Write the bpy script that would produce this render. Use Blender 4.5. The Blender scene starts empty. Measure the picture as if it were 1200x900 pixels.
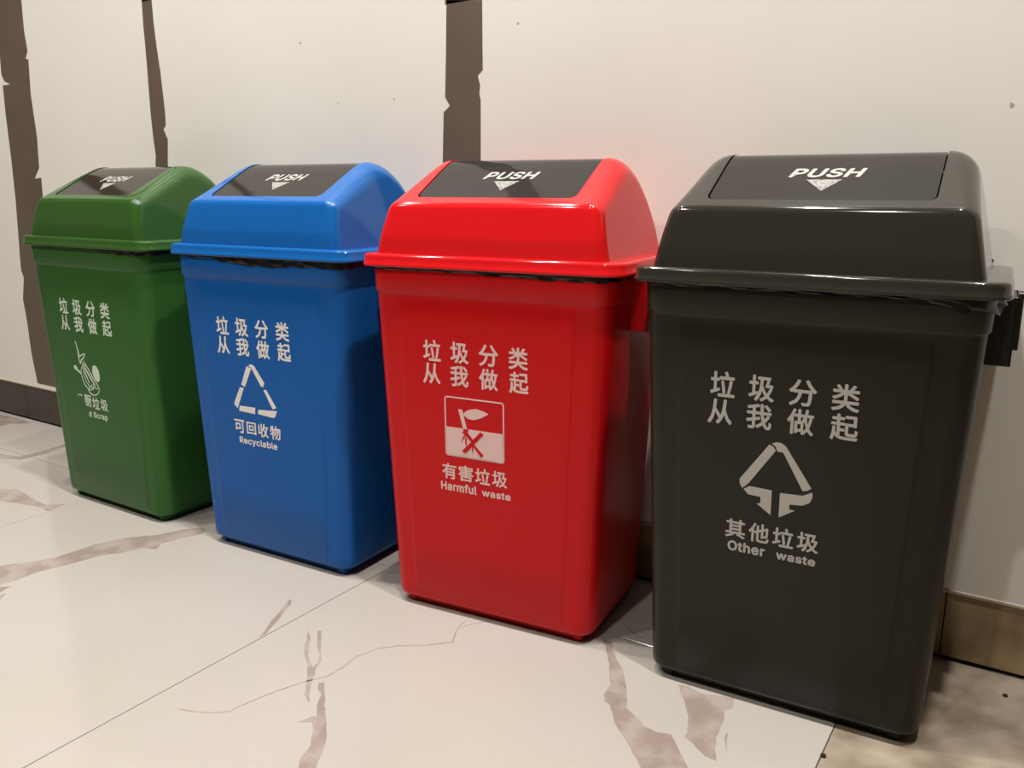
import bpy, bmesh, math, random
from mathutils import Vector, Matrix, noise
from mathutils.geometry import tessellate_polygon
R = math.radians
scene = bpy.context.scene
col = scene.collection

# ------------------------------------------------------------------ camera
cam = bpy.data.cameras.new('camera'); co = bpy.data.objects.new('camera', cam); col.objects.link(co)
cam.sensor_width = 36.0; cam.lens = 1001.7 / 1200 * 36; cam.clip_start = 0.02
co.matrix_world = (Matrix.Translation((0.08887, -1.08466, 0.55799)) @ Matrix.Rotation(0.571344, 4, 'Z')
                   @ Matrix.Rotation(math.pi / 2 - 0.221187, 4, 'X') @ Matrix.Rotation(0.0025458, 4, 'Z'))
scene.camera = co

# ------------------------------------------------------------------ world, lights, exposure
scene.view_settings.view_transform = 'Standard'; scene.view_settings.look = 'None'
scene.view_settings.gamma = 1.0; scene.view_settings.use_curve_mapping = False
scene.view_settings.exposure = 0.0
w = bpy.data.worlds.new('world'); scene.world = w; w.use_nodes = True
w.node_tree.nodes['Background'].inputs[0].default_value = (1.0, 0.9, 0.8, 1)
w.node_tree.nodes['Background'].inputs[1].default_value = 0.05

WARM = (1.0, 0.98, 0.95)
def downlight(x, y, power, r=0.036, z=2.58, spread=160):
    l = bpy.data.lights.new('downlight', 'AREA'); l.shape = 'DISK'; l.size = 2 * r
    l.energy = power; l.color = WARM; l.spread = R(spread)
    o = bpy.data.objects.new('downlight', l); col.objects.link(o); o.location = (x, y, z)
for x, y, p in [(-2.0, -0.48, 15), (-1.25, -0.48, 21), (-0.5, -0.48, 25), (0.19, -0.48, 33),
                (-2.3, -1.8, 13), (-1.3, -1.8, 16), (-0.3, -1.8, 17)]:
    downlight(x, y, p)

# ------------------------------------------------------------------ helpers
def lin(r, g, b):
    f = lambda c: c / 12.92 if c <= 0.04045 else ((c + 0.055) / 1.055) ** 2.4
    return (f(r / 255), f(g / 255), f(b / 255), 1)

def mat(name, c, rough=0.5, c2=None, scale=8.0, lo=0.35, hi=0.7, bump=0.0, bscale=200.0, coat=0.0, spec=0.5, detail=6, rough2=None):
    m = bpy.data.materials.new(name); m.use_nodes = True
    nt = m.node_tree; b = nt.nodes['Principled BSDF']
    b.inputs['Base Color'].default_value = c; b.inputs['Roughness'].default_value = rough
    b.inputs['Specular IOR Level'].default_value = spec
    b.inputs['Coat Weight'].default_value = coat; b.inputs['Coat Roughness'].default_value = 0.06
    tc = nt.nodes.new('ShaderNodeTexCoord')
    if c2 is not None:
        n = nt.nodes.new('ShaderNodeTexNoise'); n.inputs['Scale'].default_value = scale; n.inputs['Detail'].default_value = detail
        r = nt.nodes.new('ShaderNodeValToRGB')
        r.color_ramp.elements[0].position = lo; r.color_ramp.elements[0].color = c
        r.color_ramp.elements[1].position = hi; r.color_ramp.elements[1].color = c2
        nt.links.new(tc.outputs['Object'], n.inputs['Vector']); nt.links.new(n.outputs['Fac'], r.inputs['Fac'])
        nt.links.new(r.outputs['Color'], b.inputs['Base Color'])
    n3 = nt.nodes.new('ShaderNodeTexNoise'); n3.inputs['Scale'].default_value = 14; n3.inputs['Detail'].default_value = 4
    mr = nt.nodes.new('ShaderNodeMapRange'); mr.inputs['To Min'].default_value = rough * 0.85
    mr.inputs['To Max'].default_value = (rough2 if rough2 else rough * 1.2)
    nt.links.new(tc.outputs['Object'], n3.inputs['Vector']); nt.links.new(n3.outputs['Fac'], mr.inputs['Value'])
    nt.links.new(mr.outputs['Result'], b.inputs['Roughness'])
    if bump:
        n2 = nt.nodes.new('ShaderNodeTexNoise'); n2.inputs['Scale'].default_value = bscale; n2.inputs['Detail'].default_value = 3
        bp = nt.nodes.new('ShaderNodeBump'); bp.inputs['Strength'].default_value = bump; bp.inputs['Distance'].default_value = 0.001
        nt.links.new(tc.outputs['Object'], n2.inputs['Vector']); nt.links.new(n2.outputs['Fac'], bp.inputs['Height'])
        nt.links.new(bp.outputs['Normal'], b.inputs['Normal'])
    return m

def link(name, me, m=None, parent=None, kind=None):
    o = bpy.data.objects.new(name, me); col.objects.link(o)
    if m and not me.materials: me.materials.append(m)
    if parent: o.parent = parent
    if kind: o['kind'] = kind
    return o

def mesh(vs, fs, smooth=False):
    me = bpy.data.meshes.new('m'); me.from_pydata([tuple(v) for v in vs], [], fs); me.validate()
    bm = bmesh.new(); bm.from_mesh(me); bmesh.ops.recalc_face_normals(bm, faces=bm.faces)
    bm.to_mesh(me); bm.free()
    if smooth:
        me.polygons.foreach_set('use_smooth', [True] * len(me.polygons))
    return me

def box_mesh(x0, x1, y0, y1, z0, z1, bev=0.0, seg=2):
    bm = bmesh.new(); bmesh.ops.create_cube(bm, size=1)
    for v in bm.verts:
        v.co = ((x0 + x1) / 2 + v.co.x * (x1 - x0), (y0 + y1) / 2 + v.co.y * (y1 - y0), (z0 + z1) / 2 + v.co.z * (z1 - z0))
    if bev:
        bmesh.ops.bevel(bm, geom=list(bm.edges), offset=bev, segments=seg, affect='EDGES', clamp_overlap=True)
    me = bpy.data.meshes.new('m'); bm.to_mesh(me); bm.free()
    return me

def poly_mesh(loops, fn, thick):
    """flat outlines (2-D) given a small thickness: fn(u, v, h) -> point"""
    bm = bmesh.new()
    for lp in loops:
        a = [bm.verts.new(fn(u, v, thick)) for u, v in lp]
        b = [bm.verts.new(fn(u, v, 0)) for u, v in lp]
        n = len(lp)
        for t in tessellate_polygon([[Vector((u, v, 0)) for u, v in lp]]):
            if len(set(t)) == 3:
                try: bm.faces.new([a[i] for i in t])
                except ValueError: pass
        for i in range(n): bm.faces.new((a[i], b[i], b[(i + 1) % n], a[(i + 1) % n]))
    bmesh.ops.recalc_face_normals(bm, faces=bm.faces)
    me = bpy.data.meshes.new('m'); bm.to_mesh(me); bm.free()
    return me

_gc = {}
try: SANS = bpy.data.fonts.load(bpy.utils.system_resource('DATAFILES', path='fonts') + '/Inter.woff2')
except Exception: SANS = None
def glyph(ch):
    """triangles of a piece of text, as (verts2d, faces, bbox)"""
    if ch in _gc: return _gc[ch]
    cu = bpy.data.curves.new('t', 'FONT'); cu.body = ch; cu.size = 1.0; cu.resolution_u = 3
    if SANS and ord(ch[0]) < 128: cu.font = SANS; cu.space_character = 1.06
    o = bpy.data.objects.new('t', cu); col.objects.link(o)
    bpy.context.view_layer.update()
    dg = bpy.context.evaluated_depsgraph_get()
    me = bpy.data.meshes.new_from_object(o.evaluated_get(dg))
    vs = [(v.co.x, v.co.y) for v in me.vertices]; fs = [tuple(p.vertices) for p in me.polygons]
    bpy.data.objects.remove(o); bpy.data.curves.remove(cu); bpy.data.meshes.remove(me)
    xs = [v[0] for v in vs]; ys = [v[1] for v in vs]
    _gc[ch] = (vs, fs, (min(xs), max(xs), min(ys), max(ys)))
    return _gc[ch]

def text_mesh(items, fn, h=0.00025, cut=None):
    """items: (text, cx, cy, width, height, shear, bold) ; bbox fitted; bold in em, made of shifted strokes"""
    V, F = [], []
    for t, cx, cy, W, H, sh, bold in items:
        vs, fs, (x0, x1, y0, y1) = glyph(t)
        n = 8 if bold else 0
        offs = [(0, 0)] + [(bold * math.cos(2 * math.pi * k / n), bold * math.sin(2 * math.pi * k / n)) for k in range(n)]
        sx, sy = W / (x1 - x0 + 2 * bold), H / (y1 - y0 + 2 * bold)
        for q, (ox, oy) in enumerate(offs):
            base = len(V)
            for x, y in vs:
                u = (x + ox - (x0 + x1) / 2) * sx; v = (y + oy - (y0 + y1) / 2) * sy
                V.append((cx + u + sh * v, cy + v, q * 0.000004))
            for f in fs:
                if cut is not None and sum(V[base + i][0] for i in f) / len(f) < cut: continue
                F.append(tuple(base + i for i in f))
    me = bpy.data.meshes.new('m'); me.from_pydata([tuple(fn(u, v, h + d)) for u, v, d in V], [], F)
    bm = bmesh.new(); bm.from_mesh(me)
    bmesh.ops.delete(bm, geom=[v for v in bm.verts if not v.link_faces], context='VERTS')
    bm.normal_update()
    fl = [f for f in bm.faces if f.normal.y > 0]
    if fl: bmesh.ops.reverse_faces(bm, faces=fl)
    bm.to_mesh(me); bm.free()
    return me

# ------------------------------------------------------------------ materials
M_wall = mat('wall_paint', lin(221, 216, 207), 0.55, lin(216, 210, 200), 2.0, bump=0.05, bscale=60)
M_stripe = mat('brown_paint', lin(96, 81, 69), 0.5, lin(88, 74, 62), 6.0, bump=0.03)
M_ceil = mat('ceiling_paint', lin(150, 144, 136), 0.9)
M_side = mat('side_wall_paint', lin(110, 100, 92), 0.7)
M_tile = mat('polished_marble', lin(164, 157, 149), 0.10, lin(160, 153, 144), 3.0, coat=0.0, spec=0.45, rough2=0.14)
M_vein = mat('marble_vein', lin(134, 119, 110), 0.12, lin(151, 139, 130), 28.0, 0.42, 0.62, spec=0.45)
M_btile = mat('brown_stone_tile', lin(118, 104, 88), 0.28, lin(162, 147, 130), 14.0, 0.38, 0.66, bump=0.02, spec=0.45)
M_grout = mat('dark_grout', lin(62, 54, 47), 0.8)
M_base = mat('brown_baseboard_stone', lin(122, 100, 68), 0.38, lin(164, 142, 106), 14.0, 0.38, 0.66)
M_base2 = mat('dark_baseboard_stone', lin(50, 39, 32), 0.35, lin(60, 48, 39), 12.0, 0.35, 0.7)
M_lip = mat('plaster_edge', lin(176, 162, 142), 0.5)
M_gap = mat('dark_gap', lin(22, 16, 12), 0.9)
M_black = mat('glossy_black_plastic', lin(30, 26, 22), 0.06, coat=0.0, spec=0.25, rough2=0.09)
M_silver = mat('silver_print', lin(158, 156, 151), 0.35)
M_silver2 = mat('silver_mark_print', lin(148, 146, 141), 0.35, lin(96, 94, 90), 300.0, 0.45, 0.6, detail=2)
M_liner = mat('black_bag_film', lin(16, 15, 13), 0.22, bump=0.6, bscale=90)
M_hint = mat('underside_dark', lin(20, 18, 16), 0.7)
PL = {}
for nm, lidc, bodyc, prt in [('green', (44, 76, 30), (47, 92, 38), (200, 212, 192)), ('blue', (20, 86, 152), (14, 86, 158), (226, 220, 212)),
                        ('red', (196, 22, 26), (194, 14, 18), (226, 188, 182)), ('gray', (42, 39, 32), (36, 34, 27), (172, 168, 160))]:
    PL[nm] = (mat(nm + '_lid_plastic', lin(*lidc), 0.085, bump=0.02, bscale=120, spec=0.42),
              mat(nm + '_body_plastic', lin(*bodyc), 0.30, bump=0.04, bscale=300, spec=0.22),
              mat(nm + '_bin_print', lin(*prt), 0.5))

# ------------------------------------------------------------------ the room
XL, XR, YF, ZC = -4.2, 2.6, -4.0, 2.62
link('ceiling', box_mesh(XL, XR, YF, 0.1, ZC, ZC + 0.1), M_ceil, kind='structure')
link('wall_left', box_mesh(XL - 0.1, XL, YF, 0.1, -0.05, ZC), M_side, kind='structure')
link('wall_right', box_mesh(XR, XR + 0.1, YF, 0.1, -0.05, ZC), M_side, kind='structure')
link('wall_front', box_mesh(XL, XR, YF - 0.1, YF, -0.05, ZC), M_side, kind='structure')

HB = 0.0895
SEAM = 0.0161
wall = link('wall_back', box_mesh(XL, XR, 0.0, 0.08, HB + 0.002, ZC, 0.0006, 1), M_wall, kind='structure')

STR = [
 [(-1.853,.9893),(-1.8606,.9563),(-1.8636,.8937),(-1.8592,.8528),(-1.8702,.8391),(-1.8597,.8353),(-1.8662,.7651),(-1.8608,.6748),(-1.8662,.6076),(-1.8899,.5843),(-1.8627,.586),(-1.8643,.5518),(-1.872,.40),(-1.868,.26),(-1.876,.18),(-1.87,.1),(-1.9829,.1),(-1.9942,.1729),(-1.9964,.2479),(-2.0024,.3051),(-1.9868,.357),(-1.9945,.3727),(-1.9929,.4069),(-1.9884,.4535),(-1.981,.5385),(-1.9785,.628),(-1.9791,.7282),(-1.9764,.7895),(-1.9427,.7893),(-1.9683,.7982),(-1.9766,.8139),(-1.9738,.8499),(-1.9746,.9886)],
 [(-1.4464,.9114),(-1.4163,.9082),(-1.416,.8681),(-1.4132,.8274),(-1.4075,.7758),(-1.4038,.7081),(-1.4048,.6819),(-1.4129,.6743),(-1.4023,.6554),(-1.4085,.6101),(-1.403,.5),(-1.41,.35),(-1.404,.2),(-1.41,.1),(-1.452,.1),(-1.446,.25),(-1.455,.42),(-1.4469,.6107),(-1.4437,.6269),(-1.4466,.6567),(-1.4486,.7049),(-1.4475,.7733),(-1.4472,.8353),(-1.4478,.861)],
 [(-.7247,.8333),(-.6611,.8265),(-.6606,.7317),(-.6693,.7244),(-.6653,.7103),(-.6669,.6985),(-.6645,.6904),(-.665,.6032),(-.661,.45),(-.667,.3),(-.662,.1),(-.733,.1),(-.7385,.3),(-.73,.45),(-.7359,.6044),(-.7329,.6754),(-.7209,.6843),(-.7298,.6979),(-.7272,.7545)]]
def stroke(pts, wd, seed):
    rnd = random.Random(seed); L, Rr = [], []
    n = len(pts)
    for i, (x, z) in enumerate(pts):
        a = Vector(pts[max(0, i - 1)]); b = Vector(pts[min(n - 1, i + 1)]); d = (b - a).normalized()
        nx, nz = -d.y, d.x
        w1 = wd[i] / 2 * (1 + rnd.uniform(-.08, .08)); w2 = wd[i] / 2 * (1 + rnd.uniform(-.08, .08))
        L.append((x + nx * w1, z + nz * w1)); Rr.append((x - nx * w2, z - nz * w2))
    return L + Rr[::-1]
def lerp_pts(p, k):
    out = []
    for a, b in zip(p[:-1], p[1:]):
        for i in range(k): out.append((a[0] + (b[0] - a[0]) * i / k, a[1] + (b[1] - a[1]) * i / k))
    return out + [p[-1]]
wallfn = lambda u, v, h: (u, -0.0001 - h, v)
EXT = [(lerp_pts([(-1.9138, .985), (-1.91, 1.4), (-1.90, 1.9), (-1.88, 2.6)], 6), .125, .10),
       (lerp_pts([(-1.4314, .908), (-1.44, 1.2), (-1.42, 1.6), (-1.46, 2.6)], 6), .031, .05),
       (lerp_pts([(-.6929, .828), (-.70, 1.2), (-.68, 1.6), (-.70, 2.6)], 6), .065, .09)]
for i, s in enumerate(STR):
    p, w0, w1 = EXT[i]
    wd = [w0 + (w1 - w0) * k / (len(p) - 1) for k in range(len(p))]
    o = link('painted_stripe', poly_mesh([s, stroke(p, wd, i)], wallfn, 0.0002), M_stripe, wall)
# painted limbs higher up the wall, seen mirrored in the lids
for k, (p, w0, w1) in enumerate([([(-.72, 1.15), (-.86, 1.30), (-1.02, 1.36), (-1.22, 1.50)], .05, .02),
                                 ([(-.67, .98), (-.58, 1.12), (-.50, 1.30), (-.47, 1.55)], .05, .03),
                                 ([(-1.45, 1.15), (-1.32, 1.25), (-1.20, 1.24), (-1.08, 1.36)], .03, .015),
                                 ([(-1.87, 1.2), (-1.72, 1.3), (-1.62, 1.5)], .06, .02)]):
    q = lerp_pts(p, 4); wd = [w0 + (w1 - w0) * j / (len(q) - 1) for j in range(len(q))]
    link('painted_stripe', poly_mesh([stroke(q, wd, 20 + k)], wallfn, 0.0003), M_stripe, wall)
# little scuffs and pits in the paint
rnd = random.Random(4)
SC = [(0.0206, .4857, .0024), (-1.03, .80, .002), (-.60, .79, .002), (-.83, .70, .002), (.02, .65, .003), (.045, .648, .002), (-.95, .70, .002), (-.27, .84, .002)]
loops = []
for x, z, r in SC:
    loops.append([(x + r * rnd.uniform(.4, 1) * math.cos(a), z + r * rnd.uniform(.4, 1) * math.sin(a)) for a in [i * math.pi / 4 for i in range(8)]])
link('paint_chip', poly_mesh(loops[:1], wallfn, 0.0003), M_gap, wall)
link('paint_chip', poly_mesh(loops[1:], wallfn, 0.0003), M_lip, wall)

# baseboard of separate stone pieces with a pale edge above and an open dark joint below
bb = bpy.data.objects.new('baseboard_back', None); col.objects.link(bb); bb['kind'] = 'structure'
joints = [SEAM + 0.412 * k for k in range(-10, 7)]
for a, b in zip(joints[:-1], joints[1:]):
    a2, b2 = max(a, XL) + 0.0007, min(b, XR) - 0.0007
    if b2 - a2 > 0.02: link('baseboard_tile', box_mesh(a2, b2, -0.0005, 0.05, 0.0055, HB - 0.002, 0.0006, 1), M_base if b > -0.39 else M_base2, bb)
link('top_edge', box_mesh(XL, XR, -0.0022, 0.05, HB - 0.0018, HB + 0.0028, 0.0008, 1), M_lip, bb)
link('joint_backing', box_mesh(XL, XR, 0.004, 0.06, -0.01, HB - 0.003), M_gap, bb)

# floor: slabs with fine joints
floor = bpy.data.objects.new('floor', None); col.objects.link(floor); floor['kind'] = 'structure'
link('grout_bed', box_mesh(XL, XR, YF, 0.03, -0.03, -0.0012), M_grout, floor)
YJ, P, XD = -0.167, 0.66, -0.0595
G = 0.0006
def slab(x0, x1, y0, y1, m):
    link('floor_tile', box_mesh(x0 + G, x1 - G, y0 + G, y1 - G, -0.02, 0.0, 0.0004, 1), m, floor)
xs = [XD - P * k for k in range(7, -1, -1)]
xs[0] = XL
ys = [YJ, YJ - 1.32, YJ - 2.64, YF]
for a, b in zip(xs[:-1], xs[1:]):
    slab(a, b, YJ, 0.012, M_tile)
    for c, d in zip(ys[:-1], ys[1:]): slab(a, b, d, c, M_tile)
for a, b in ((XD, XD + 1.2), (XD + 1.2, XR)):
    slab(a, b, -1.0, 0.012, M_btile); slab(a, b, YF, -1.0, M_btile)

VEINS = [
[(-1.2312,-.5084),(-1.22,-.4892),(-1.1993,-.4573),(-1.1797,-.4282),(-1.1765,-.3645),(-1.1568,-.3169),(-1.1242,-.2813),(-1.1115,-.2467),(-1.0867,-.22),(-1.0691,-.2338),(-1.0688,-.2452),(-1.0803,-.2698),(-1.0892,-.3035),(-1.0771,-.3199),(-1.0981,-.3309),(-1.1113,-.3619),(-1.125,-.3773),(-1.1299,-.3933),(-1.1427,-.4448),(-1.1512,-.4705),(-1.151,-.5081),(-1.1554,-.522),(-1.1618,-.5425)],
[(-1.1631,-.5379),(-1.1368,-.5175),(-1.1294,-.5352),(-1.1398,-.5494)],
[(-1.1208,-.5318),(-1.1052,-.5475),(-1.1086,-.5648),(-1.1174,-.5605)],
[(-1.6054,-.3198),(-1.5776,-.3075),(-1.547,-.2913),(-1.4539,-.3043),(-1.419,-.3078),(-1.393,-.2857),(-1.3836,-.3231),(-1.4248,-.3202),(-1.4696,-.3322),(-1.5107,-.3414),(-1.5482,-.348)],
[(-1.8448,-.2017),(-1.8083,-.1902),(-1.7516,-.1776),(-1.7517,-.1282),(-1.7615,-.0643),(-1.7444,-.0743),(-1.725,-.143),(-1.7289,-.1866),(-1.7728,-.2082),(-1.8127,-.2176)],
[(-2.1891,-.032),(-2.15,-.0166),(-2.0797,-.0107),(-2.0014,-.0176),(-2.031,-.0433),(-2.0385,-.0732),(-2.0889,-.0813)],
[(-.7694,-.3239),(-.7594,-.3306),(-.7404,-.3687),(-.7216,-.4093),(-.7216,-.4193),(-.7454,-.3767)],
[(-.6838,-.3729),(-.663,-.3896),(-.6401,-.4157),(-.6135,-.4332),(-.6161,-.4235),(-.6274,-.4075),(-.6458,-.3952),(-.6713,-.3674),(-.6665,-.3661),(-.6314,-.4021),(-.6182,-.4133),(-.606,-.4359),(-.5932,-.453),(-.5831,-.4674),(-.563,-.4879),(-.5801,-.4791),(-.5994,-.457),(-.6215,-.4347),(-.6492,-.4136)],
[(-.5834,-.4537),(-.5778,-.4501),(-.5447,-.4825),(-.5024,-.5217),(-.4872,-.5451),(-.471,-.5709),(-.4862,-.5808),(-.5008,-.5593),(-.507,-.5416),(-.5256,-.5193),(-.5342,-.513),(-.547,-.5213),(-.5411,-.5041),(-.5365,-.5023),(-.5527,-.4876),(-.5639,-.4686),(-.5762,-.463)],
[(-.3497,-.186),(-.339,-.1833),(-.3223,-.2092),(-.298,-.2358),(-.2774,-.269),(-.2601,-.3041),(-.229,-.324),(-.2148,-.3265),(-.2012,-.3206),(-.1771,-.3494),(-.1649,-.3649),(-.156,-.3766),(-.192,-.4),(-.2079,-.3851),(-.2309,-.3625),(-.2605,-.3354),(-.2784,-.3096),(-.2874,-.3057),(-.2937,-.2932),(-.296,-.2741),(-.3159,-.2362),(-.3372,-.2029)],
[(-.2296,-.2282),(-.22,-.2261),(-.2034,-.2318),(-.1673,-.2205),(-.1608,-.2397),(-.168,-.2501),(-.1629,-.2673),(-.1594,-.2935),(-.1565,-.312),(-.1456,-.3374),(-.1585,-.3363),(-.1708,-.3279),(-.188,-.3172),(-.1877,-.3084),(-.1978,-.2826),(-.213,-.2542),(-.2209,-.2473)]]
LINES = [
[(-.6788,-.5772),(-.6542,-.5681),(-.6346,-.5573),(-.6241,-.5467),(-.6216,-.5291),(-.6164,-.5094),(-.6078,-.4835),(-.6,-.4645),(-.5845,-.4387),(-.5826,-.4169),(-.5861,-.3885),(-.5761,-.3581),(-.5597,-.3392),(-.5327,-.3217),(-.5076,-.2954),(-.5244,-.2604),(-.5262,-.2388)],
[(-.5207,-.2642),(-.5163,-.2461),(-.5017,-.2275),(-.4914,-.2087)],
[(-.345,-.1727),(-.3275,-.169),(-.3066,-.1731),(-.294,-.1699)],
[(-.3342,-.1394),(-.321,-.1415),(-.3053,-.1444)],
[(-.152,-.2852),(-.1504,-.298),(-.1431,-.3165)],
[(-.3412,-.1368),(-.3161,-.1557),(-.3008,-.1457)]]
floorfn = lambda u, v, h: (u, v, h)
def rough_edge(lp, seed, amp=0.0016, step=0.006):
    out = []
    for i, a in enumerate(lp):
        b = lp[(i + 1) % len(lp)]; L = math.dist(a, b); k = max(1, int(L / step))
        for j in range(k):
            x = a[0] + (b[0] - a[0]) * j / k; y = a[1] + (b[1] - a[1]) * j / k
            n = noise.noise_vector((x * 120, y * 120, seed))
            out.append((x + n.x * amp, y + n.y * amp))
    return out
for i, v in enumerate(VEINS):
    link('marble_vein', poly_mesh([rough_edge(v, i)], floorfn, 0.00008), M_vein, floor)
for i, v in enumerate(LINES):
    q = lerp_pts(v, 3); q = [(x + .0012 * noise.noise((x * 150, y * 150, i)), y + .0012 * noise.noise((x * 150, y * 150, i + 9))) for x, y in q]
    wd = [0.0022 * (0.7 + 0.6 * abs(noise.noise((x * 90, y * 90, 3)))) * (1 if 0 < j < len(q) - 1 else .3) for j, (x, y) in enumerate(q)]
    link('marble_vein', poly_mesh([stroke(q, wd, i)], floorfn, 0.00008), M_vein, floor)

# ------------------------------------------------------------------ the bins
def rrect(hw, hd, yc, r, n=7, panel=None):
    """closed outline, counter-clockwise seen from above, starting front-left.  panel=(half width, raise)"""
    pts = []
    cs = [(-hw + r, yc - hd + r, 180), (hw - r, yc - hd + r, 270), (hw - r, yc + hd - r, 0), (-hw + r, yc + hd - r, 90)]
    for ci, (cx, cy, a0) in enumerate(cs):
        for i in range(n):
            a = R(a0 + 90 * i / (n - 1)); pts.append((cx + r * math.cos(a), cy + r * math.sin(a)))
        if ci == 0 and panel:
            pl, pr, d = panel; s = 0.0022
            for x, k in ((pl - s, 0), (pl - s * .5, .25), (pl, .85), (pl + s, 1), (0, 1), (pr - s, 1), (pr, .85), (pr + s * .5, .25), (pr + s, 0)):
                pts.append((x, yc - hd - d * k))
    return pts

def loft(rings, cap0=True, cap1=False, smooth=True):
    vs, fs = [], []; n = len(rings[0][0])
    for pts, z in rings: vs += [(x, y, z) for x, y in pts]
    for k in range(len(rings) - 1):
        for i in range(n):
            j = (i + 1) % n; fs.append((k * n + i, k * n + j, (k + 1) * n + j, (k + 1) * n + i))
    if cap0: fs.append(tuple(range(n))[::-1])
    if cap1: fs.append(tuple((len(rings) - 1) * n + i for i in range(n)))
    return mesh(vs, fs, smooth)

ZT, ZB = 0.455, 0.012
BW, TW = 0.1455, 0.1645
BF, TF = 0.1026, 0.1115         # front distance from axis, bottom / top
BB, TB = 0.090, 0.098           # back distance
def body_at(z):
    t = (z - ZB) / (ZT - ZB)
    return BW + (TW - BW) * t, BF + (TF - BF) * t, BB + (TB - BB) * t
def ring_at(z, grow=0.0, r=0.022, d=0.0, pw=0.0):
    hw, f, b = body_at(z); hw += grow; f += grow; b += grow
    yc = (b - f) / 2; hd = (b + f) / 2
    k = hw / TW
    return rrect(hw, hd, yc, r, panel=(-0.122 * k, 0.122 * k, d)), z
face_y = lambda z: -(BF + (TF - BF) * (z - ZB) / (ZT - ZB))
PR = 0.0013
facefn = lambda u, v, h: (u, face_y(v) - PR - 0.0001 - h, v)

def body_mesh():
    rg = []
    for g, z, r in ((-0.011, 0.0135, .016), (-0.004, 0.0115, .018), (-0.0012, 0.0135, .021), (0, 0.018, .022)):
        rg.append(ring_at(z, g, r))
    for z, d in ((0.026, 0), (0.029, PR), (0.1, PR), (0.2, PR), (0.3, PR), (0.4, PR), (0.417, PR), (0.4205, 0), (0.430, 0)):
        rg.append(ring_at(z, 0, .022, d))
    for z, g in ((0.4320, 0.0002), (0.4332, 0.0016), (0.4345, 0.0023), (0.463, 0.0023), (0.4645, 0.0018), (0.4645, 0.0005), (0.46, 0), (0.40, -0.0005)):
        rg.append(ring_at(z, g, .022 + g))
    return loft(rg, cap0=True)
def plinth_mesh():
    rg = [ring_at(z, -0.0125, .012) for z in (0.002, 0.0035, 0.0155)]
    return loft(rg, cap0=True, cap1=True)

F0, F1 = 0.4653, 0.4815
FW, FF, FBK = 0.1795, 0.120, 0.107
def lring(z, inx, iny, r):
    f, b = FF - iny, FBK - iny
    return rrect(FW - inx, (f + b) / 2, (b - f) / 2, r), z
def rim_mesh():
    rg = [lring(0.4665, 0.006, 0.006, .018), lring(F0, 0.003, 0.003, .021), lring(F0, 0.0006, 0.0006, .0235), lring(F0 + .0008, 0, 0, .024),
          lring(F0 + .0032, 0, 0, .024), lring(F0 + .0042, .0012, .0010, .023), lring(F0 + .0115, .0018, .0014, .0225), lring(F0 + .0140, .0028, .0020, .0215),
          lring(F0 + .0155, .0048, .0034, .0205), lring(F1 - .0002, .0075, .0050, .019), lring(F1, .015, .0068, .019),
          lring(F1 + .0003, .0225, .0088, .0185), lring(F1 + .0003, .030, .016, .014)]
    return loft(rg, cap0=False, smooth=True)

# dome profile in (y, z) from the front foot over the ridge to the back foot
def smooth_poly(P, radii, n=6):
    out = [P[0]]
    for i in range(1, len(P) - 1):
        a, p, b = Vector(P[i - 1]), Vector(P[i]), Vector(P[i + 1]); r = radii[i - 1]
        d1 = (a - p).normalized(); d2 = (b - p).normalized()
        ang = d1.angle(d2); t = min(r / math.tan(ang / 2), (a - p).length * .48, (b - p).length * .48)
        s, e = p + d1 * t, p + d2 * t
        for k in range(n + 1):
            u = k / n; q = s * (1 - u) ** 2 + p * 2 * u * (1 - u) + e * u * u
            out.append(tuple(q))
    out.append(P[-1]); return out
base = [(-0.1115, F1), (-0.1095, 0.502), (-0.0995, 0.5435), (-0.0859, 0.5510), (-0.022, 0.5865), (0.006, 0.6005), (0.036, 0.598), (0.062, 0.580), (0.082, 0.552), (0.0955, 0.515), (0.0985, F1)]
PROF = smooth_poly(base, [.05, .013, .15, .2, .07, .06, .06, .07, .08], 5)
def dens(P, step):
    out = []
    for a, b in zip(P[:-1], P[1:]):
        k = max(1, int(math.dist(a, b) / step))
        for i in range(k): out.append((a[0] + (b[0] - a[0]) * i / k, a[1] + (b[1] - a[1]) * i / k))
    return out + [P[-1]]
PROF = dens(PROF, 0.006)
def pnorm(i):
    a = PROF[max(0, i - 1)]; b = PROF[min(len(PROF) - 1, i + 1)]
    d = Vector((b[0] - a[0], b[1] - a[1])).normalized(); return Vector((-d.y, d.x))   # outward: left of travel front->back
def side_w(z):
    return 0.1575 - 0.20 * (z - F1)
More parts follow.
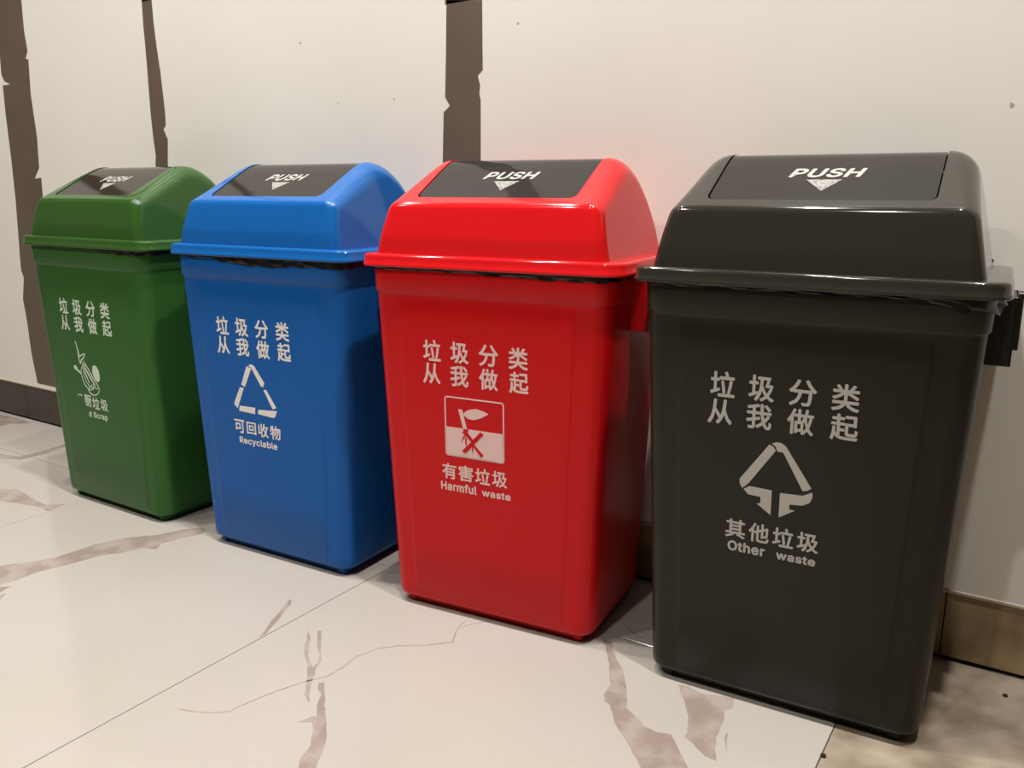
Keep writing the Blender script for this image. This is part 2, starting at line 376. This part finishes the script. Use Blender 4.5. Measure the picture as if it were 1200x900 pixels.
# hole for the flap
AX = 0.1088
i0 = min(range(len(PROF)), key=lambda i: math.dist(PROF[i], (-0.0859, 0.5510)) )
i1 = max(i for i, p in enumerate(PROF) if p[0] < 0.062)
def surf(x, i, off=0.0):
    n = pnorm(i); y, z = PROF[i]; return Vector((x, y + n.x * off, z + n.y * off))
def dome_mesh():
    r = 0.020; ns = 8
    cols = []       # (fn of profile index) -> point
    def side(sgn, th):
        def f(i):
            n = pnorm(i); y, z = PROF[i]; rr = 0.013 + 0.011 * max(0, min(1, (z - 0.52) / 0.08)); a = rr * (1 - math.sin(th)); d = Vector((-0.006 - y, F1 - z)).normalized(); p = (y + d.x * a, max(F1, z + d.y * a))
            x = side_w(p[1]) - rr * (1 - math.cos(th)); return Vector((sgn * x, p[0], p[1]))
        return f
    ths = [math.pi / 2 * k / ns for k in range(ns + 1)]
    inner = [-AX, -AX + .004, -AX + .008, -0.06, 0, 0.06, AX - .008, AX - .004, AX]
    cols += [side(-1, t) for t in ths]
    cols += [(lambda x: (lambda i: surf(x, i)))(x) for x in inner]
    cols += [side(1, t) for t in ths[::-1]]
    nP = len(PROF); vs = []; fs = []
    for c in cols: vs += [c(i) for i in range(nP)]
    h0, h1 = ns + 1, ns + 1 + len(inner) - 1
    for c in range(len(cols) - 1):
        for i in range(nP - 1):
            if h0 <= c < h1 and i0 <= i < i1: continue
            fs.append((c * nP + i, c * nP + i + 1, (c + 1) * nP + i + 1, (c + 1) * nP + i))
    # rounded lower corners of the opening
    rc = 0.009
    for sg in (-1, 1):
        cidx = h0 if sg < 0 else h1
        c0 = cidx * nP + i0
        e = (surf(0, i0 + 2) - surf(0, i0)).normalized()
        o = surf(sg * AX, i0)
        arc = []
        for k in range(7):
            a = math.pi / 2 * k / 6
            arc.append(o + Vector((-sg * rc * (1 - math.sin(a)), 0, 0)) + e * (rc * (1 - math.cos(a))))
        b = len(vs); vs += arc
        for k in range(6): fs.append((c0, b + k, b + k + 1))
    # inward wall of the opening
    def ring_pts(off):
        L = []
        for i in range(i0, i1 + 1): L.append(surf(-AX, i, off))
        L2 = [surf(AX, i, off) for i in range(i1, i0 - 1, -1)]
        return L + L2
    a, bb_ = ring_pts(0), ring_pts(-0.0035)
    b = len(vs); n = len(a); vs += a + bb_
    for k in range(n):
        j = (k + 1) % n; fs.append((b + k, b + j, b + n + j, b + n + k))
    # side cheeks: the inset profile shrinks row by row to a short spine
    for c in (0, len(cols) - 1):
        sg = -1 if c == 0 else 1
        prev = [c * nP + i for i in range(nP)]
        edge = [Vector(vs[i]) for i in prev]
        for t in (0.04, 0.12, 0.3, 0.6, 0.999):
            q = len(vs)
            for p in edge:
                y = -.006 + (p.y + .006) * (1 - t); z = p.z + (F1 - p.z) * t
                vs.append(Vector((sg * side_w(z), y, z)))
            for i in range(nP - 1): fs.append((prev[i], prev[i + 1], q + i + 1, q + i))
            prev = [q + i for i in range(nP)]
    me = mesh(vs, fs, True)
    return me
def side_w2(z, p):
    return side_w(z)
def flap_mesh():
    gx, off = 0.0016, -0.0011
    X = AX - gx; rc = 0.009; vs, fs = [], []
    e = (surf(0, i0 + 2) - surf(0, i0)).normalized() 
    rows = []
    nn = 9
    # first rows trace the rounded corners
    for k in range(7):
        a = math.pi / 2 * k / 6
        s = gx + rc * (1 - math.cos(a)); xw = X - rc * (1 - math.sin(a))
        y = surf(0, i0, off) + e * s
        rows.append([(xw * (2 * j / (nn - 1) - 1), y.y, y.z) for j in range(nn)])
    ylast = rows[-1][0][1]
    for i in range(i0 + 1, i1):
        p = surf(0, i, off)
        if p.y <= ylast + 0.0015: continue
        rows.append([(X * (2 * j / (nn - 1) - 1), p.y, p.z) for j in range(nn)])
    for r_ in rows: vs += r_
    for k in range(len(rows) - 1):
        for j in range(nn - 1): fs.append((k * nn + j, k * nn + j + 1, (k + 1) * nn + j + 1, (k + 1) * nn + j))
    me = mesh(vs, fs, True)
    if sum(p.normal.z for p in me.polygons) < 0: me.flip_normals()
    return me

def lug_mesh(sg):
    """open box bracket under the rim at the side: outer plate, two cheeks and a set-back rear web"""
    x0 = sg * (TW - 0.003); x1 = sg * (TW + 0.020)
    bm = bmesh.new()
    def bx(ax, bx_, ay, by, az, bz):
        r = bmesh.ops.create_cube(bm, size=1)['verts']
        for v in r: v.co = ((ax + bx_) / 2 + v.co.x * abs(bx_ - ax), (ay + by) / 2 + v.co.y * (by - ay), (az + bz) / 2 + v.co.z * (bz - az))
        bmesh.ops.bevel(bm, geom=list({e for v in r for e in v.link_edges}), offset=.0008, segments=1, affect='EDGES')
    bx(x0, x1, -0.036, -0.0335, 0.394, 0.4615)
    bx(x0, x1, 0.0335, 0.036, 0.394, 0.4615)
    bx(x1 - sg * 0.0025, x1, -0.036, 0.036, 0.394, 0.4615)
    bx(x1 - sg * 0.003, x1 + sg * 0.005, 0.006, 0.032, 0.404, 0.4615)
    bx(x0, x1, -0.036, 0.036, 0.4585, 0.4615)
    me = bpy.data.meshes.new('m'); bm.to_mesh(me); bm.free(); return me

RIMM, DOME, FLAP, BODY, PLIN = rim_mesh(), dome_mesh(), flap_mesh(), body_mesh(), plinth_mesh()
LUG = {1: lug_mesh(1), -1: lug_mesh(-1)}
FOOT = box_mesh(-0.007, 0.007, -0.007, 0.007, 0.0, 0.0145, 0.002, 2)

# flap print plane: u across, v along the slope from the flap foot
A0 = Vector((0, -0.0859, 0.5499)); A1 = Vector((0, 0.0043, 0.600)); AE = (A1 - A0).normalized()
def flapfn(u, v, h):
    t = A0 + AE * v
    # find the flap surface under this point
    best = None
    for i in range(len(PROF) - 1):
        if PROF[i][0] <= t.y <= PROF[i + 1][0]:
            k = (t.y - PROF[i][0]) / max(1e-9, PROF[i + 1][0] - PROF[i][0])
            a, b = surf(0, i, -0.0011), surf(0, i + 1, -0.0011); best = a.lerp(b, k)
    return (u, best.y - 0.5 * (h + 0.0001), best.z + 0.86 * (h + 0.0001))

ROW1 = [('垃', -.0725), ('圾', -.0322), ('分', .0087), ('类', .0495)]
ROW2 = [('从', -.0738), ('我', -.0330), ('做', .0084), ('起', .0503)]
CB = 0.022
def rows():
    it = [(c, x, .3625, .0262 if c != '分' else .0272, .0275, 0, CB) for c, x in ROW1]
    it += [(c, x, .3325, .0262, .0272, 0, CB) for c, x in ROW2]
    return it
def row3(chars, x0=-.0508, dx=.0250, z=.2050, s=.0215):
    return [(c, x0 + dx * i, z, s * (.92 if c == '回' else 1), s * (.9 if c in '回' else 1), 0, CB) for i, c in enumerate(chars)]

def bin_(nm, loc, rz, label, liner_label):
    lidm, bodym, prt = PL[nm]
    root = bpy.data.objects.new('push_lid_bin', None); col.objects.link(root)
    root.location = (loc[0], loc[1], 0); root.rotation_euler = (0, 0, rz)
    root['label'] = label; root['category'] = 'trash bin'; root['group'] = 'push lid waste sorting bins'
    def part(name, me, m, par):
        o = bpy.data.objects.new(name, me.copy() if me.users else me); o.data.materials.clear(); o.data.materials.append(m)
        col.objects.link(o); o.parent = par; return o
    body = part('body', BODY, bodym, root)
    part('plinth', PLIN, bodym, body)
    for x in (-1, 1):
        for y in (-0.085, 0.072):
            f = part('foot', FOOT, bodym, body); f.location = (x * 0.124, y, 0)
    for s in (-1, 1): part('handle', LUG[s], bodym, body)
    lid = part('lid', DOME, lidm, root)
    part('rim', RIMM, lidm, lid)
    flap = part('flap', FLAP, M_black, root)
    sol = flap.modifiers.new('thickness', 'SOLIDIFY'); sol.thickness = 0.0022; sol.offset = -1
    es = flap.modifiers.new('edges', 'EDGE_SPLIT'); es.split_angle = R(40)
    tx = text_mesh([('PUSH', 0.0015, .0565, .0700, .0190, .27, .030)], flapfn)
    part('push_lettering', tx, M_silver, flap)
    tri = [(-.0165, .0425), (.0185, .0425), (.0025, .0195)]
    mk = poly_mesh([tri], flapfn, 0.0002); o = part('arrow_mark', mk, M_silver2, flap)
    # printing on the front
    part('slogan_lettering', text_mesh(rows(), facefn), prt, root)
    return root, prt, part

bins = {}
for nm, x, y, a, lb in [
    ('green', -1.2994, -.1485, -.0016, 'dark green push-lid bin with worn white food-scrap print, leftmost in the row'),
    ('blue', -.8931, -.1398, .047, 'blue push-lid bin with triangle print and Recyclable lettering, between the green and red bins'),
    ('red', -.5099, -.1278, .0999, 'bright red push-lid bin printed Harmful waste, turned slightly, between blue and grey bins'),
    ('gray', -.1302, -.1177, .0479, 'dark grey push-lid bin printed Other waste, nearest and rightmost in the row')]:
    bins[nm] = bin_(nm, (x, y), a, lb, '')

def sym(nm, name, me):
    root, prt, part = bins[nm]; return part(name, me, prt, root)
# grey: other waste
sym('gray', 'name_lettering', text_mesh(row3('其他垃圾', -.0507, .0251) + [('Other', -.0380, .1850, .0400, .0118, 0, .030), ('waste', .0137, .1843, .0400, .0090, 0, .030)], facefn))
sym('gray', 'arrow_triangle_symbol', poly_mesh([
 [(-.0208,.3041),(-.0168,.3025),(-.0137,.2986),(-.0399,.2581),(-.0458,.2524),(-.0487,.2565),(-.0491,.2622)],
 [(-.0183,.3056),(-.0140,.3076),(-.0094,.3077),(-.004,.3048),(.024,.264),(.0206,.2611),(.0157,.2597),(-.0061,.2976),(-.0121,.298),(-.0145,.3032)],
 [(-.0444,.2515),(-.0386,.2555),(-.0151,.2549),(-.0147,.2275),(-.03,.2378),(-.0261,.2385),(-.0262,.2457),(-.0392,.2462)],
 [(-.0066,.2536),(.016,.2547),(.0252,.26),(.0258,.2546),(.0236,.2486),(.0167,.2442),(.0035,.2428),(.0038,.2372),(.0095,.2372),(-.0064,.2266)]], facefn, .0002))
# blue: recyclable
sym('blue', 'name_lettering', text_mesh(row3('可回收物', -.0535, .0248, .2078) + [('Recyclable', -.0165, .1852, .0790, .0130, 0, .026)], facefn))
sym('blue', 'triangle_symbol', poly_mesh([
 [(-.0286,.3039),(-.0189,.3016),(-.0351,.2718),(-.0428,.2741)],
 [(-.0248,.3056),(-.0193,.308),(-.0125,.3056),(.0059,.2818),(.0028,.2754),(-.0016,.2765),(-.0188,.3024)],
 [(.003,.271),(.0084,.2724),(.0265,.2466),(.0193,.2436)],
 [(-.0118,.2377),(-.0092,.2393),(.0277,.2421),(.0225,.2317),(.0179,.2306),(-.0117,.2324)],
 [(-.0496,.2407),(-.0171,.2415),(-.0182,.2315),(-.052,.2324)],
 [(-.0462,.2697),(-.0379,.2696),(-.0545,.2361),(-.0612,.2419),(-.0599,.2461)]], facefn, .0002))
# red: harmful waste, a square sign with a leaf, roots and a cross
def rr2(x0, x1, z0, z1, r):
    o = []
    for cx, cz, a0 in ((x1 - r, z1 - r, 0), (x0 + r, z1 - r, 90), (x0 + r, z0 + r, 180), (x1 - r, z0 + r, 270)):
        for i in range(5): a = R(a0 + 22.5 * i); o.append((cx + r * math.cos(a), cz + r * math.sin(a)))
    return o
fo, fi = rr2(-.0560, .0296, .2263, .3053, .004), rr2(-.0542, .0278, .2281, .3035, .0026)
frame = [[fo[i], fo[(i + 1) % 20], fi[(i + 1) % 20], fi[i]] for i in range(20)]
low = [(-.0550, .2648)] + [(-.0550, .2285), (-.0535, .2272), (.0272, .2272), (.0287, .2285), (.0287, .2648)]
leaf = [(-.0292,.2837),(-.025,.2880),(-.02,.2908),(-.0094,.2929),(.001,.2906),(.0075,.2882),(-.0021,.2821),(-.0127,.2781),(-.0218,.2786)]
stem = [(-.0358,.2898),(-.03,.2896),(-.0236,.2645),(-.0291,.2645)]
sym('red', 'sprout_symbol', poly_mesh(frame + [low, leaf, stem], facefn, .0002))
redf = lambda u, v, h: (u, face_y(v) - PR - 0.0004 - h, v)
root, prt, part = bins['red']
part('cross_symbol', poly_mesh([[(-.0313,.2349),(-.0265,.232),(-.0134,.2458),(0,.2331),(-.0037,.23),(-.0154,.2437)][0:3] + [(-.0102,.2492),(.0005,.2605),(-.004,.2635),(-.0150,.2520),(-.0251,.2634),(-.0307,.2605),(-.0178,.2489)], [(-.0154,.2437),(-.0037,.23),(0,.2331),(-.0134,.2459)]], redf, .0002), PL['red'][1], root)
redf2 = lambda u, v, h: (u, face_y(v) - PR - 0.0004 - h * .5, v)
part('root_symbol', poly_mesh([[(-.0163,.2496),(-.0142,.2499),(-.0151,.2325),(-.0168,.2384)], [(-.0263,.2538),(-.0239,.2527),(-.0248,.2401),(-.0265,.2454)],
      [(-.0243,.2596),(-.0269,.2537),(-.0326,.2459),(-.03,.2533)], [(-.0297,.2644),(-.0205,.2647),(-.0253,.2567)]], redf2, .0002), PL['red'][1], root)
sym('red', 'name_lettering', text_mesh(row3('有害垃圾', -.0510, .0245) + [('Harmful', -.0375, .1843, .0535, .0122, 0, .028), ('waste', .0173, .1830, .0415, .0092, 0, .028)], facefn))
# green: worn food scrap print
root, prt, part = bins['green']
part('name_lettering', text_mesh([('厨', -.0345, .1960, .0215, .0215, 0, CB)], facefn, cut=-.0425), prt, root)
part('name_lettering', text_mesh([('垃', -.0105, .1945, .0215, .0215, 0, CB), ('圾', .0140, .1945, .0215, .0215, 0, CB), ('d Scrap', -.0080, .1712, .0560, .0135, 0, .026)], facefn), prt, root)
def arcs(pts, wd): 
    q = lerp_pts(pts, 3); return stroke(q, [wd] * len(q), 5)
def ellipse(cx, cz, a, b, rot, t0=0, t1=360, n=14):
    o = []
    for i in range(n + 1):
        t = R(t0 + (t1 - t0) * i / n); x, z = a * math.cos(t), b * math.sin(t); c, s = math.cos(R(rot)), math.sin(R(rot))
        o.append((cx + x * c - z * s, cz + x * s + z * c))
    return o
E_ = [stroke([(-.0505, .3015), (-.0480, .292), (-.0455, .283), (-.0440, .274)], [.0022, .002, .003, .004], 1),
      stroke([(-.0440, .274), (-.0350, .279), (-.0250, .282)], [.002, .0025, .001], 2),
      stroke([(-.0250, .282), (-.0310, .274), (-.0400, .268), (-.0420, .262)], [.001, .003, .0025, .002], 3),
      stroke([(-.0470, .280), (-.0460, .270), (-.0430, .262)], [.001, .0025, .002], 4),
      ellipse(-.0600, .2530, .0055, .0040, -30), stroke([(-.056, .250), (-.048, .246), (-.043, .242)], [.004, .003, .002], 5),
      ellipse(.0010, .2490, .0100, .0150, 15)[:-1],
      stroke(ellipse(-.0270, .2390, .0160, .0230, 22, 60, 320), [.0016] * 15, 6),
      stroke(ellipse(-.0255, .2400, .0095, .0170, 22, 80, 300), [.0012] * 15, 7),
      stroke([(-.0380, .265), (-.0280, .252), (-.0160, .238), (-.0060, .226)], [.0015, .0035, .0035, .002], 8),
      stroke([(-.0330, .268), (-.0220, .256), (-.0100, .240), (.0040, .226)], [.0012, .0018, .002, .0015], 9),
      stroke([(-.0400, .258), (-.0330, .248), (-.0260, .236), (-.0230, .228)], [.002, .002, .002, .001], 10),
      stroke(ellipse(-.0120, .2210, .0170, .0120, 12, 180, 365), [.0018] * 15, 11),
      stroke([(-.0270, .222), (-.0220, .2205), (-.0180, .2235), (-.0130, .2195), (-.0080, .2240), (-.0030, .2210), (.0040, .2260)], [.0014] * 7, 12)]
part('food_symbol', poly_mesh(E_, facefn, .0002), prt, root)
part('worn_print_stroke', poly_mesh([stroke([(-.0640, .2020), (-.0600, .2045), (-.0540, .2045), (-.0510, .2020)], [.0015] * 4, 1)], facefn, .0002), prt, root)

# ------------------------------------------------------------------ bag edges hanging out under the lids
def liner(nm, label, drop, seed, bulge=0.0, ears=False):
    root = bins[nm][0]; vs, fs = [], []; n = 0
    outl = []
    hw, f, b = body_at(0.455); g = 0.0034
    base_ = rrect(hw + g, (f + b + 2 * g) / 2, (b - f) / 2, .026, 9)
    # densify
    pts = []
    for i, a in enumerate(base_):
        c = base_[(i + 1) % len(base_)]; k = max(1, int(math.dist(a, c) / 0.006))
        for j in range(k): pts.append((a[0] + (c[0] - a[0]) * j / k, a[1] + (c[1] - a[1]) * j / k))
    n = len(pts); rowsN = 5
    for k in range(rowsN):
        for i, (x, y) in enumerate(pts):
            s = drop(x, y); t = k / (rowsN - 1)
            nz = noise.noise((x * 60, y * 60, seed + k * .7)); nz2 = noise.noise((x * 160, y * 160, seed + 5 + k))
            d = Vector((x, y)).normalized(); off = max(-.0004, (0.0012 * nz + 0.0008 * nz2) * (0.3 + t)) + bulge * t * max(0, nz) + (0.016 * (0.35 + 0.65 * abs(nz2)) * math.sin(math.pi * min(1, t * 1.1)) if ears and x > .160 and -.085 < y < .06 else 0)
            z = 0.4650 - t * (s * (1 + 0.35 * nz))
            vs.append((x + d.x * off, y + d.y * off, z))
    for k in range(rowsN - 1):
        for i in range(n):
            j = (i + 1) % n; fs.append((k * n + i, k * n + j, (k + 1) * n + j, (k + 1) * n + i))
    me = mesh(vs, fs, True)
    o = link('bag_liner', me, M_liner)
    o.matrix_world = Matrix.Translation(root.location) @ Matrix.Rotation(root.rotation_euler.z, 4, 'Z')
    o['label'] = label; o['category'] = 'garbage bag'; o['group'] = 'black bag edges under the lids'
    return o
liner('green', 'black plastic bag edge showing under the green lid', lambda x, y: .002 + (.005 if x > .06 else 0), 1)
liner('blue', 'crinkled black plastic bag edge hanging below the blue lid', lambda x, y: .003 + .0085 * max(0, min(1, (x + .09) / .07)) * (1 - .35 * max(0, min(1, (x - .02) / .1))), 2)
liner('red', 'thin black plastic bag edge under the red lid', lambda x, y: .0035 + .003 * max(0, min(1, (x + .02) / .1)), 3)
liner('gray', 'crumpled black plastic bag edge under the grey lid', lambda x, y: .003 + .009 * max(0, min(1, (x - .10) / .06)), 4, 0.004, True)

# crumbs lying on the brown tile
for x, y, r, lb in ((.0906, -.0491, .0028, 'tiny dark crumb on the brown floor tile beside the baseboard'), (-.0575, -.2717, .0030, 'tiny dark crumb at the edge of the marble tile in front of the grey bin')):
    bm = bmesh.new(); bmesh.ops.create_icosphere(bm, subdivisions=2, radius=r)
    for v in bm.verts: v.co *= 1 + .4 * noise.noise(v.co * 400); v.co.z = v.co.z * .45 + r * .38
    zmin = min(v.co.z for v in bm.verts)
    for v in bm.verts: v.co.z -= zmin
    me = bpy.data.meshes.new('crumb'); bm.to_mesh(me); bm.free()
    o = link('crumb', me, M_gap); o.location = (x, y, 0.0); o['label'] = lb; o['category'] = 'crumb'
